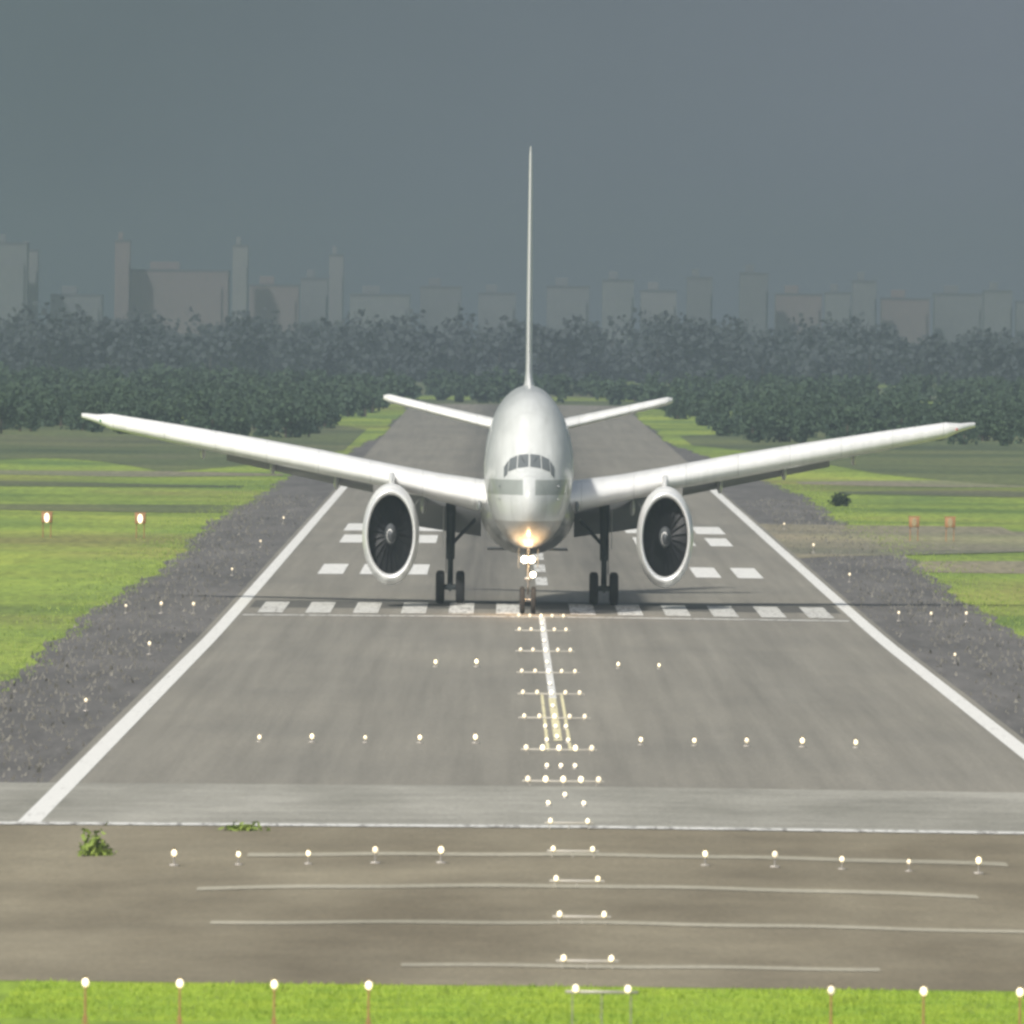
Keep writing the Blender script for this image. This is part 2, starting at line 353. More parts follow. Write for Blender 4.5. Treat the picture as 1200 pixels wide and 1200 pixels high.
# ------------------------------------------------------------------ lamps
M['glow'] = mat('lamp_glow', (1, .93, .75), 0.4, emis=1.5, ecol=(1, .83, .50))
M['glow_dim'] = mat('dim_lamp_glow', (1, .85, .6), 0.4, emis=0.55, ecol=(1, .88, .66))
M['steel'] = mat('galvanised_post', (0.35, 0.33, 0.3), 0.5, 0.5)
M['orange'] = mat('orange_paint', (0.34, 0.18, 0.08), 0.7)
M['lamp_body'] = mat('lamp_housing', (0.32, 0.27, 0.15), 0.5)
M['bar'] = mat('light_bar_housing', (0.42, 0.40, 0.35), 0.5)
LX = XC - .37
ORD = ['', 'first', 'second', 'third', 'fourth', 'fifth', 'sixth', 'seventh', 'eighth', 'ninth', 'tenth', 'eleventh', 'twelfth', 'thirteenth', 'fourteenth']
proto = {}
def make_light(kind):
    h, r = {'grass': (.93, .088), 'mid': (.2, .085), 'flush': (.12, .092), 'edge': (.3, .09)}[kind]
    t = empty('approach_light' if kind != 'edge' else 'runway_edge_light', (0, 0, 0))
    b = MB(); b.tube([(0, 0, 0), (0, 0, h)], [.035, .025], 8); b.box((0, 0, .02), (.3, .3, .04), bev=.01)
    if kind == 'grass': b.tube([(-.22, 0, 0), (0, 0, h * .6)], .012, 6); b.tube([(.22, 0, 0), (0, 0, h * .6)], .012, 6)
    b.build('post', M['orange'] if kind == 'grass' else M['steel'], t)
    hb = MB(); hb.rev([(.22, .02), (.2, r * .7), (.02, r * 1.05), (-.02, r * 1.05)], (0, 0, h + r * .5), 'y', 16)
    head = hb.build('lamp_head', M['lamp_body'], t)
    lens = MB(1.0); lens.rev([(-.09, .004), (-.08, r * .5), (-.05, r * .8), (-.021, r)], (0, 0, 0), 'y', 18)
    lens.v = [(x, y, (h + r * .5) * VS + z * 1.3) for x, y, z in lens.v]
    lens.build('lens', M['glow_dim'] if kind == 'edge' else M['glow'], head); return t
for k in ('grass', 'mid', 'flush', 'edge'): proto[k] = make_light(k)
used = set()
def place_light(kind, x, y, label, group, dim=False, cat='approach light'):
    o = proto[kind]
    if kind in used: o = copy_tree(o)
    used.add(kind); o.scale = (1, 1, 1) if kind == 'grass' else (random.uniform(.85, 1.2),) * 3
    o.location = (x, y, (g(y) - .02) if (kind == 'grass') else pz(x, y, 0.02)); tag(o, label, cat, group)
    return o
dim_list = []
G1 = 'white approach lights in four crossbars'
rows = [(343.001, 'grass', [-13.4, -10.95, -8.5, -6.05, 5.95, 8.35, 10.85, 13.4], 'grass crossbar', {5.95}),
        (at(998, .42), 'mid', [-14.9, -12.5, -9.9, -7.4, -4.95, 4.9, 7.5, 10.0, 12.5, 15.1], 'brown pavement crossbar', {-7.4, 7.5, 12.5}),
        (at(864, .3), 'flush', [-14.5, -11.95, -9.35, -6.7, -4.0, 4.05, 6.65, 9.2, 11.9, 14.5], 'long grey runway crossbar', {-9.35, 9.2}),
        (at(776, .3), 'flush', [-6.7, -4.25, 4.25, 6.7], 'short crossbar nearest the aircraft', set())]
for (y, kind, xs, where, dim) in rows:
    fk = {'mid': y / 493, 'flush': y / (643 if y < 700 else 793)}.get(kind, 1)
    L = sorted([x for x in xs if x < 0], reverse=True); Rr = sorted([x for x in xs if x > 0])
    for side, lst in (('left', L), ('right', Rr)):
        for i, x in enumerate(lst):
            w = 'dim' if x in dim else 'lit'
            o = place_light(kind, LX + x * fk, y, '%s approach light, %s out %s of the middle, %s' % (w, ORD[i + 1], side, where), G1)
            if x in dim: dim_list.append(o)
glow_dim_meshes = {}
for o in dim_list:
    for h in o.children:
        for l in h.children:
            if l.name.startswith('lens'):
                if l.data.name not in glow_dim_meshes:
                    d = l.data.copy(); d.materials[0] = M['glow_dim']; glow_dim_meshes[l.data.name] = d
                l.data = glow_dim_meshes[l.data.name]
# barrettes along the centre
def make_bar(half, lamps, h, r, bright):
    t = empty('approach_light_bar', (0, 0, 0))
    b = MB(); b.box((0, 0, h), (2 * half, .10, .045), bev=.012)
    for s in (-1, 0, 1): b.tube([(s * half * .8, 0, 0), (s * half * .8, 0, h)], .018, 8)
    b.build('bar', M['bar'] if h < .5 else M['steel'], t)
    for k, x in enumerate(lamps):
        l = MB(1.0); l.rev([(.1, .01), (.09, r * .9), (0, r), (-.05, r * .85), (-.09, r * .45), (-.1, .004)], (0, 0, 0), 'y', 16)
        l.v = [(px + x, py - .07, (h + .05) * VS + z * 1.25) for px, py, z in l.v]
        l.build('lamp', M['glow'] if bright[k] else M['glow_dim'], t)
    return t
bars = [(at(q, .2), 0, k) for q, k in ((722, 0), (738, 0), (762, 0), (787, 0), (812, 0), (840, 0), (878, 1), (915, 1), (965, 2), (998, 2), (1033, 2), (1075, 2), (1127, 2))]
pb = {0: make_bar(1.8, [-1.5, -.75, 0, .75, 1.5], .10, .10, [0, 0, 1, 0, 0]),
      1: make_bar(1.75, [-1.5, -.75, 0, .75, 1.5], .12, .11, [0, 1, 1, 1, 0]),
      2: make_bar(.95, [-.72, .72], .14, .078, [1, 1])}
seen = set()
for i, (y, hw, k) in enumerate(sorted(bars)):
    o = pb[k] if k not in seen else copy_tree(pb[k]); seen.add(k)
    o.location = (LX, y, pz(LX, y, .02))
    tag(o, 'low centreline approach light bar with %s lamps, %s row counted from the grass' % ('two' if k == 2 else 'five', ORD[i + 1]), 'light bar', 'approach light bars along the centreline')
t = make_bar(.95, [-.68, .68], .90, .082, [1, 1]); t.location = (LX, 343.4, g(343.4) - .02)
tag(t, 'raised two lamp approach light bar standing in the foreground grass', 'light bar', 'approach light bars along the centreline')
def make_inset():
    t = empty('centreline_light', (0, 0, 0))
    b = MB(); b.rev([(0, .16), (.03, .14), (.06, .08), (.065, .01)], (0, 0, 0), 'z', 16); b.build('base', M['steel'], t)
    l = MB(1.0); l.rev([(.07, .01), (.05, .07), (0, .085), (-.05, .07), (-.07, .01)], (0, -.05, .15), 'y', 14); l.build('lens', M['glow'], t); return t
pin = make_inset(); first = True
INS = [(730, 0), (750, 0), (775, 0), (800, 0), (826, 0), (850, -.5), (850, 0), (850, .5), (862, 0), (866, -.5), (866, .5), (896, -.62), (896, 0), (896, .62), (930, 0), (940, -.72), (940, .72)]
for n_, (q, x) in enumerate(INS):
    o = pin if first else copy_tree(pin); first = False; y = at(q, .15); o.location = (LX + x, y, pz(LX, y, .03))
    w = 'on the middle line' if x == 0 else ('just left of the middle' if x < 0 else 'just right of the middle'); rk = sorted({p for p, _ in INS}, reverse=True).index(q) + 1
    tag(o, 'inset warm runway light %s, %s step out from the pale strip' % (w, ORD[rk]), 'inset light', 'inset lights between the light bars')
# edge lights + wing bars
for side in (-1, 1):
    sn = 'left' if side < 0 else 'right'
    for i, y in enumerate(range(788 - 120, 1300, 120)):
        if abs(y - 908) < 25: continue
        x = XC + side * 24.0
        place_light('edge', x, y, 'pale runway edge light, %s shoulder, %s from the near end' % (sn, ORD[i + 1] if i < 14 else 'last'), 'runway edge lights on the shoulders', cat='edge light')
    for i, q in enumerate((24.0, 26.2, 28.6)):
        place_light('edge', XC + side * q, 900, 'white threshold light, %s out from the edge line on the %s shoulder' % (ORD[i + 1], sn), 'threshold wing bar lights', cat='threshold light')
# PAPI
def papi(x, y, lit, label):
    t = empty('glide_path_light', (x, y, g(y) - .04))
    b = MB()
    for s in (-.35, .35):
        for q in (-.3, .3): b.tube([(s, q, 0), (s, q, .75)], .035, 8)
    b.build('leg', M['orange'], t)
    b = MB(); b.box((0, 0, 1.0), (.95, 1.1, .5), bev=.03); b.box((0, .05, 1.29), (1.05, 1.2, .05)); bx = b.build('housing', M['orange'], t)
    l = MB(); l.rev([(-.60, .01), (-.60, .2), (-.54, .24)], (0, 0, 1.0), 'y', 20); l.build('lens', M['glow'] if lit else M['lamp_body'], bx)
    tag(t, label, 'airfield light', 'glide path light units beside the runway')
papi(-40.9, 1190, True, 'lit orange glide path light unit in the left field, farther from the runway')
papi(-32.5, 1190, True, 'lit orange glide path light unit in the left field, nearer to the runway')
papi(37.9, 1215, False, 'unlit orange glide path unit on the dry right grass, nearer to the runway')
papi(41.2, 1215, False, 'unlit orange glide path unit on the dry right grass, farther from the runway')

# ------------------------------------------------------------------ buildings
def bmat(name, c, w):
    m = mat(name, c, 0.8); t = NT(m)
    br = t.new('ShaderNodeTexBrick'); br.offset = 0
    q = t.xyz(); cmb = t.new('ShaderNodeCombineXYZ'); t.l.new(t.math('ADD', q[0], t.math('MULTIPLY', q[1], 0.7)), cmb.inputs[0]); t.l.new(q[2], cmb.inputs[1])
    t.l.new(cmb.outputs[0], br.inputs['Vector']); br.inputs['Scale'].default_value = 1.0
    br.inputs['Brick Width'].default_value = 3.4; br.inputs['Row Height'].default_value = 5.4; br.inputs['Mortar Size'].default_value = 1.0
    br.inputs['Color1'].default_value = (*w, 1); br.inputs['Color2'].default_value = (*[v * 1.2 for v in w], 1); br.inputs['Mortar'].default_value = (*c, 1)
    t.color(br.outputs[0]); return m
BM = {'pale': bmat('pale_hazed_facade', (.145, .153, .16), (.13, .138, .146)), 'red': bmat('reddish_hazed_facade', (.145, .125, .125), (.125, .112, .114)),
      'grey': bmat('grey_hazed_facade', (.118, .13, .14), (.108, .12, .128)), 'dark': bmat('dark_hazed_facade', (.10, .112, .122), (.092, .102, .11))}  # part of the haze fade is painted into these facade tones
M['roof'] = mat('flat_roof', (.08, .09, .10), .9)
def unproj_x(px, d): return (px - 590) * d / 15500.0
def tower(x0, x1, ytop, d, c, label, cat='building', steps=True):
    xa, xb = unproj_x(x0, d), unproj_x(x1, d); z = 18.96 + (400 - ytop) * d / 15500.0 - g(d)
    w = xb - xa; h = z / VS; t = empty('tower_block' if h > 14 else 'low_building', ((xa + xb) / 2, d, g(d) - .3))
    b = MB(); b.box((0, 0, h / 2), (w, w * .8 + 6, h), bev=.12)
    if steps: b.box((w * .18, -w * .4 - 3.8, h * .42), (w * .5, 1.6, h * .84))
    b.build('wall', BM[c], t, smooth_=False)
    b = MB(); b.box((0, 0, h + .3), (w + .4, w * .8 + 6.4, .5)); r = b.build('roof', M['roof'], t, smooth_=False)
    b = MB(); b.box((-w * .15, 0, h + 1.6), (w * .3, 3.5, 2.0), bev=.1); b.build('roof_hut', BM[c], r, smooth_=False)
    tag(t, label, cat, 'faint city buildings on the hazy skyline')
T = [(-20, 32, 292, 'grey', 'broad grey block at the far left end of the skyline'), (22, 44, 300, 'pale', 'slim pale tower beside the broad block at the left end'),
     (60, 120, 352, 'grey', 'low grey block in the gap left of the reddish tower'), (134, 152, 288, 'red', 'slim reddish tower left of centre in the haze'),
     (152, 268, 322, 'red', 'wide reddish slab between two slim towers'), (272, 290, 292, 'pale', 'slim pale tower ending the reddish slab'),
     (292, 350, 338, 'red', 'low reddish block right of the slim pale tower'), (352, 384, 330, 'grey', 'grey block left of the pale pair near the tail'),
     (385, 402, 302, 'pale', 'narrow pale tower nearest the tail on its left'), (410, 480, 348, 'grey', 'broad low grey block above the left tailplane'),
     (492, 540, 338, 'dark', 'dark grey block just left of the tail fin'), (560, 604, 345, 'grey', 'grey block directly left of the tail fin'),
     (640, 690, 336, 'grey', 'grey block directly right of the tail fin'), (705, 742, 328, 'grey', 'grey block above the right tailplane'),
     (750, 792, 340, 'pale', 'pale block over the tip of the right tailplane'), (804, 834, 324, 'dark', 'dark slab left of the tallest right tower'),
     (866, 899, 318, 'dark', 'tallest dark tower on the right of the skyline'), (908, 962, 342, 'red', 'reddish block right of the tallest right tower'),
     (966, 996, 340, 'grey', 'grey block left of the right stepped tower'), (998, 1026, 326, 'grey', 'stepped grey tower over the right wing'),
     (1032, 1088, 346, 'red', 'reddish block over the right wing tip'), (1094, 1150, 340, 'grey', 'broad grey block near the right end'), (1152, 1185, 336, 'grey', 'grey block second from the right end'),
     (1190, 1240, 348, 'grey', 'low grey block at the far right end of the skyline')]
for i, (a, bq, yt, c, lab) in enumerate(T): tower(a, bq, yt, 5850 + (i * 37) % 160, c, lab)
def shed(x0, x1, ytop, ybot, d, label):
    xa, xb = unproj_x(x0, d), unproj_x(x1, d); w = xb - xa
    zt = 18.96 + (400 - ytop) * d / 15500.0; h = (zt - g(d)) / VS
    t = empty('airfield_hut', ((xa + xb) / 2, d, g(d) - .05))
    b = MB(); b.box((0, 0, h * .36), (w, 4, h * .72)); wl = b.build('wall', mat('hut_wall', (.07, .08, .085), .8), t, smooth_=False)
    b = MB(); b.add([(-w / 2 - .3, -2.4, h * .72), (w / 2 + .3, -2.4, h * .72), (w / 2 + .3, 2.4, h * .72), (-w / 2 - .3, 2.4, h * .72), (-w / 2 - .3, 0, h), (w / 2 + .3, 0, h)],
        [(0, 1, 5, 4), (3, 4, 5, 2), (0, 4, 3), (1, 2, 5), (0, 3, 2, 1)]); b.build('roof', mat('hut_roof', (.16, .17, .18), .7), t, smooth_=False)
    b = MB(); b.box((w * .22, -2.03, h * .3), (w * .16, .06, h * .5)); b.build('door', mat('hut_door', (.2, .22, .22), .6), wl, smooth_=False)
    tag(t, label, 'hut')


# ------------------------------------------------------------------ the aircraft
NY = 901.0; PX = 1.85
plane = empty('airliner', (PX, NY, pz(PX, NY + 30, .03)))
plane.rotation_euler = (math.atan((pz(PX, NY + 37.1) - pz(PX, NY + 5.9)) / 31.2), 0, 0)
plane.location.z = pz(PX, NY + 5.9, .03) - math.tan(plane.rotation_euler[0]) * 5.9
tag(plane, 'white twin engine jet airliner facing the camera on the runway threshold', 'airplane')
def m_white(name, c=(0.78, 0.79, 0.78)):
    m = mat(name, c, 0.32, coat=0.3); t = NT(m)
    f = t.noise((.6, .15, .6), 1.0, 5, .6); t.color(t.ramp(f, [(.3, tuple(v * .93 for v in c)), (.7, c)])); return m
M['white'] = m_white('white_aircraft_paint')
M['belly'] = m_white('belly_grey_paint', (.24, .245, .24)); M['flap'] = m_white('flap_grey_paint', (.26, .27, .28))
M['bright'] = mat('slat_white', (.86, .87, .86), .3, coat=.3)
M['wing'] = m_white('grey_wing_paint', (.60, .61, .62))
t = NT(M['bright']); q = t.xyz(); ln = t.math('LESS_THAN', t.math('FRACT', t.math('DIVIDE', t.math('ABSOLUTE', q[0]), 3.7)), .010)
fz = t.noise((1.5, .4, .4), 1.0, 4, .6); t.color(t.mix(ln, t.ramp(fz, [(.3, (.74, .75, .74)), (.65, (.86, .87, .86))]), (.48, .49, .49, 1)))
M['tyre'] = mat('tyre_rubber', (.015, .015, .016), .8)
M['gearmetal'] = mat('gear_metal', (.04, .05, .055), .6, .3)
M['hub'] = mat('wheel_hub', (.22, .23, .24), .4, .6)
M['fanblade'] = mat('fan_blade', (.012, .013, .015), .55, .4)
M['duct'] = mat('inlet_duct', (.05, .05, .055), .6)
M['lip'] = mat('inlet_lip_metal', (.80, .82, .82), .28, .35)
M['black'] = mat('black_cavity', (.006, .006, .006), .9)
M['glass'] = mat('cockpit_glass', (.14, .155, .16), .25, coat=.5)
M['nozzle'] = mat('exhaust_metal', (.2, .17, .14), .4, .8)
# fuselage paint with livery band and cabin windows
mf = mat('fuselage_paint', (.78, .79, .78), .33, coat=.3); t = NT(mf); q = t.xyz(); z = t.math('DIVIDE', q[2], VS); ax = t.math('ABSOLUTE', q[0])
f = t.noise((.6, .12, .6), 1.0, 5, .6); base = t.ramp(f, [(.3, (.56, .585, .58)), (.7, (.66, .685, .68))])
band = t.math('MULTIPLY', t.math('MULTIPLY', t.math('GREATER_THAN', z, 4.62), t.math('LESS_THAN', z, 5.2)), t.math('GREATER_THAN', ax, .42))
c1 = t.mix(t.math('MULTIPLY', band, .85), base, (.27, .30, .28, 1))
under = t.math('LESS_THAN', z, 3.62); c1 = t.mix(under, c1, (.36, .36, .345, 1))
win = t.math('MULTIPLY', t.math('MULTIPLY', t.math('GREATER_THAN', z, 5.88), t.math('LESS_THAN', z, 6.2)), t.math('LESS_THAN', t.math('FRACT', t.math('DIVIDE', q[1], .55)), .45))
win = t.math('MULTIPLY', win, t.math('MULTIPLY', t.math('GREATER_THAN', q[1], 9), t.math('LESS_THAN', q[1], 61)))
seam = t.math('MAXIMUM', t.math('LESS_THAN', t.math('ABSOLUTE', t.math('SUBTRACT', q[1], 1.15)), .02), t.math('MULTIPLY', t.math('LESS_THAN', t.math('FRACT', t.math('DIVIDE', q[1], 2.6)), .012), t.math('GREATER_THAN', q[1], 2)))
c1 = t.mix(t.math('MULTIPLY', seam, .5), c1, (.2, .2, .2, 1)); gr = t.noise((1.4, .25, .18), 1.0, 5, .65)
c1 = t.mix(1.0, c1, t.ramp(gr, [(.3, (.86, .86, .85)), (.6, (1.0, 1.0, 1.0))]), 'MULTIPLY')
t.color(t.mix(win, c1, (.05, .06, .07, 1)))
ST = [(0, .02, 4.30, 4.26), (.06, .26, 4.55, 4.02), (.25, .52, 4.80, 3.80), (.7, .92, 5.12, 3.48), (1.3, 1.30, 5.42, 3.20), (1.9, 1.62, 5.68, 3.0), (2.5, 1.87, 6.02, 2.86), (3.1, 2.09, 6.50, 2.75),
      (3.8, 2.30, 7.05, 2.66), (4.8, 2.53, 7.60, 2.58), (6.2, 2.76, 8.06, 2.52), (8, 2.94, 8.38, 2.49), (10.5, 3.06, 8.58, 2.47), (13.5, 3.1, 8.65, 2.46), (30, 3.1, 8.65, 2.46), (50, 3.1, 8.65, 2.46),
      (54, 3.05, 8.65, 2.75), (58, 2.82, 8.63, 3.6), (62, 2.4, 8.55, 4.6), (66, 1.8, 8.4, 5.6), (70, 1.05, 8.15, 6.5), (73, .4, 7.85, 7.1), (73.9, .1, 7.65, 7.4)]
SY = np.array([s[0] for s in ST]); SV = np.array([s[1:] for s in ST])
def prof(y):
    i = int(np.clip(np.searchsorted(SY, y) - 1, 0, len(SY) - 2)); h = SY[i + 1] - SY[i]; u = (y - SY[i]) / h
    def tan(k):
        if k <= 0 or k >= len(SY) - 1: k0, k1 = max(k - 1, 0), min(k + 1, len(SY) - 1); return (SV[k1] - SV[k0]) / (SY[k1] - SY[k0])
        a, b2 = (SV[k] - SV[k - 1]) / (SY[k] - SY[k - 1]), (SV[k + 1] - SV[k]) / (SY[k + 1] - SY[k])
        return np.where(a * b2 <= 0, 0, 2 * a * b2 / np.where(np.abs(a + b2) < 1e-9, 1, a + b2))
    m0, m1 = tan(i), tan(i + 1)
    return SV[i] * (2 * u**3 - 3 * u**2 + 1) + m0 * h * (u**3 - 2 * u**2 + u) + SV[i + 1] * (-2 * u**3 + 3 * u**2) + m1 * h * (u**3 - u**2)
def fpt(y, th, off=0):
    hw, tp, bt = prof(y); c, h = (tp + bt) / 2, (tp - bt) / 2
    return ((hw + off) * math.cos(th), y, c + (h + off) * math.sin(th))
fy = [0, .02, .06, .12, .2, .3, .45] + frange(.6, 4.8, 29) + frange(5.1, 14, 24) + frange(16, 50, 18) + frange(51, 73.9, 36)
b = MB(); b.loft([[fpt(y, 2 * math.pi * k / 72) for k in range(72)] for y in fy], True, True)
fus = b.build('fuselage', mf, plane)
def on_nose(x, z):
    lo, hi = 0.0, 12.0
    for _ in range(40):
        m_ = (lo + hi) / 2; hw, tp, bt = prof(m_); c, h = (tp + bt) / 2, (tp - bt) / 2
        if (x / hw) ** 2 + ((z - c) / h) ** 2 < 1: hi = m_
        else: lo = m_
    return hi
def pane(cs, name, m, parent, off=.03, nx=7, nz=5):
    b = MB(); rings = []
    for j in range(nz):
        v = j / (nz - 1); row = []
        for i in range(nx):
            u = i / (nx - 1)
            x = (cs[0][0] * (1 - u) + cs[1][0] * u) * (1 - v) + (cs[3][0] * (1 - u) + cs[2][0] * u) * v
            z_ = (cs[0][1] * (1 - u) + cs[1][1] * u) * (1 - v) + (cs[3][1] * (1 - u) + cs[2][1] * u) * v
            row.append((x * (1 + off * .3), on_nose(x, z_) - off, z_ + off * .3))
        rings.append(row)
    b.loft(rings, closed=False); return b.build(name, m, parent)
PN = [[(.06, 5.70), (.80, 5.64), (.74, 6.14), (.06, 6.18)], [(.87, 5.62), (1.42, 5.50), (1.34, 5.98), (.81, 6.12)], [(1.48, 5.40), (1.72, 5.26), (1.72, 5.66), (1.40, 5.93)]]
for s in (-1, 1):
    for pn in PN: pane([(s * x, z_) for x, z_ in pn], 'cockpit_window', M['glass'], fus)
for s in (-1, 1):
    b = MB(); yy = on_nose(s * .15, 5.72); y2 = on_nose(s * .5, 6.05); b.tube([(s * .12, yy - .06, 5.66), (s * .52, y2 - .07, 6.05)], .018, 6); b.build('wiper', M['black'], fus)
    for zq in (4.95, 4.45):
        b = MB(); x0 = s * 1.95; yq = on_nose(x0, zq); b.tube([(x0, yq, zq), (x0 + s * .12, yq - .03, zq), (x0 + s * .13, yq - .25, zq)], .02, 6); b.build('probe', M['hub'], fus)
# cabin doors
md = mat('door_paint', (.66, .68, .68), .35)
for s in (-1, 1):
    for y in (8.6, 20.5, 49.5, 60.5):
        b = MB(); b.loft([[fpt(yy, th if s > 0 else math.pi - th, .015) for th in frange(-.12, .55, 8)] for yy in frange(y, y + 1.07, 4)], closed=False); b.build('cabin_door', md, fus)
# belly fairing
b = MB(); rings = []
for y in frange(20.5, 46.5, 27):
    u = (y - 20.5) / 26; k = math.sin(math.pi * min(1, max(0, u))) ** .45
    rings.append([((2.4 + .95 * k) * math.cos(th) , y, 3.75 + (.9 + .85 * k) * math.sin(th)) for th in [2 * math.pi * i / 40 for i in range(40)]])
b.loft(rings, True, True); b.build('belly_fairing', M['belly'], plane)
def airfoil(s, yle, zle, c, th, inc, side, n=14):
    up = []; lo = []
    for i in range(n + 1):
        u = (1 - math.cos(math.pi * i / n)) / 2
        yt = 5 * (0.2969 * math.sqrt(u) - .126 * u - .3516 * u**2 + .2843 * u**3 - .1036 * u**4) * th
        cam = .02 * c * math.sin(math.pi * u) - c * u * math.sin(inc)
        up.append((side * s, yle + c * u, zle + cam + yt)); lo.append((side * s, yle + c * u, zle + cam - yt * .8))
    return up + lo[::-1][1:-1]
WG = [(1.5, 23.8, 4.20, 15.2, 1.60, .055), (3.3, 25.0, 4.28, 13.8, 1.42, .05), (6.5, 27.2, 4.60, 11.6, 1.22, .045), (9.8, 29.4, 4.98, 9.6, 1.06, .035), (14.5, 32.6, 5.46, 7.6, 1.08, .03),
      (19.7, 36.1, 5.98, 5.9, 1.0, .02), (25, 39.7, 6.50, 4.4, .88, .012), (29.8, 42.9, 6.98, 3.0, .70, .005), (30.9, 44.0, 7.12, 2.3, .36, 0), (31.7, 45.4, 7.22, 1.6, .26, 0), (32.0, 45.9, 7.25, 1.1, .2, 0)]
def surface(name, secs, side, mats, lefrac=2, sub=4):
    b = MB(); rings = []
    for a, c in zip(secs[:-1], secs[1:]):
        for k in range(sub): u = k / sub; rings.append(airfoil(*[a[i] * (1 - u) + c[i] * u for i in range(6)], side))
    rings.append(airfoil(*secs[-1], side)); n = len(rings[0])
    b.loft(rings, True, True); fi = 0
    for i in range(len(rings) - 1):
        for j in range(n):
            if j < lefrac + 2 or j >= n - lefrac: b.m[fi] = 1
            fi += 1
    return b.build(name, mats, plane, angle=60)
M['red'] = mat('red_navigation_light', (.4, .02, .02), .3); M['green'] = mat('green_navigation_light', (.02, .3, .06), .3)
for s in (-1, 1):
    w = surface('wing', WG, s, [M['wing'], M['bright']], 5)
    for (sx, y0, ln, zz) in ((7.4, 33.5, 6.2, 3.85), (13.6, 35.6, 5.4, 4.75), (18.2, 38.2, 4.6, 5.3), (23.2, 40.4, 3.7, 5.9)):
        b = MB(); b.loft([[(s * sx + .21 * math.cos(th) * k, y0 + ln * u, zz + .1 * u + .34 * math.sin(th) * k) for th in [2 * math.pi * i / 14 for i in range(14)]] for u, k in ((0, .05), (.06, .5), (.2, .9), (.45, 1), (.75, .75), (.95, .25), (1, .04))], True, True)
        b.build('flap_fairing', M['wing'], w)
    for (sa, sb, ya, yb, za, zb, nm_) in ((3.3, 8.6, 38.9, 38.9, 3.78, 4.22, 'inboard_flap'), (11.0, 21.5, 39.3, 41.9, 4.72, 5.92, 'outboard_flap')):
        b = MB(); cf = 2.3 if sa < 5 else .75
        b.loft([[(s * (sa + (sb - sa) * u), ya + (yb - ya) * u + cf * .87 * p, za + (zb - za) * u - cf * .5 * p + q) for p, q in ((0, .1), (.15, .2), (.6, .14), (1, .0), (.6, -.04), (.15, -.08))] for u in (0, .25, .5, .75, 1)], True, True)
        b.build('flap', M['flap'], w)
    b = MB(); b.rev([(0, .005), (.05, .12), (.18, .17), (.3, .17)], (s * 3.42, 24.85, 4.1), 'y', 20)
    b.v = [(x, y, 4.1 + (z_ - 4.1) * 1.25 - .12) for x, y, z_ in b.v]; b.build('wing_root_light', M['glass'], w)
    b = MB(); b.loft([[(s * 30.6 + .05 * math.cos(th), 43.5 + yy, 7.1 + .05 * math.sin(th)) for th in [i * math.pi / 4 for i in range(8)]] for yy in (0, .3)], True, True)
    b.build('navigation_light', M['red'] if s > 0 else M['green'], w)
    surface('tailplane', [(.6, 61.6, 6.66, 7.0, .58, 0), (2.2, 63.0, 6.86, 6.2, .52, 0), (6.5, 66.2, 7.44, 4.2, .44, 0), (10.2, 69.0, 7.95, 2.5, .38, 0), (10.62, 69.9, 8.01, 1.5, .2, 0)], s, [M['wing'], M['bright']], 5)
# fin
b = MB(); rings = []
for (z_, yle, c, th) in ((8.2, 52.5, 18.6, 1.2), (8.55, 54.2, 16.8, 1.02), (8.8, 55.8, 15, .70), (9.2, 57.2, 13.2, .55), (10, 58.6, 11.6, .50), (12, 61, 9.9, .46), (14.5, 63.8, 7.8, .40), (17, 66.6, 5.6, .32), (18.1, 67.9, 4.5, .26), (18.45, 68.6, 3.6, .12)):
    af = airfoil(0, yle, 0, c, th, 0, 1); rings.append([(p[2] if abs(p[2]) > 0 else 0, p[1], z_) for p in [(a[0], a[1], a[2] - .02 * c * math.sin(math.pi * min(1, max(0, (a[1] - yle) / c)))) for a in af]])
b.loft(rings, True, True); fin = b.build('tail_fin', [M['white']], plane, angle=60)
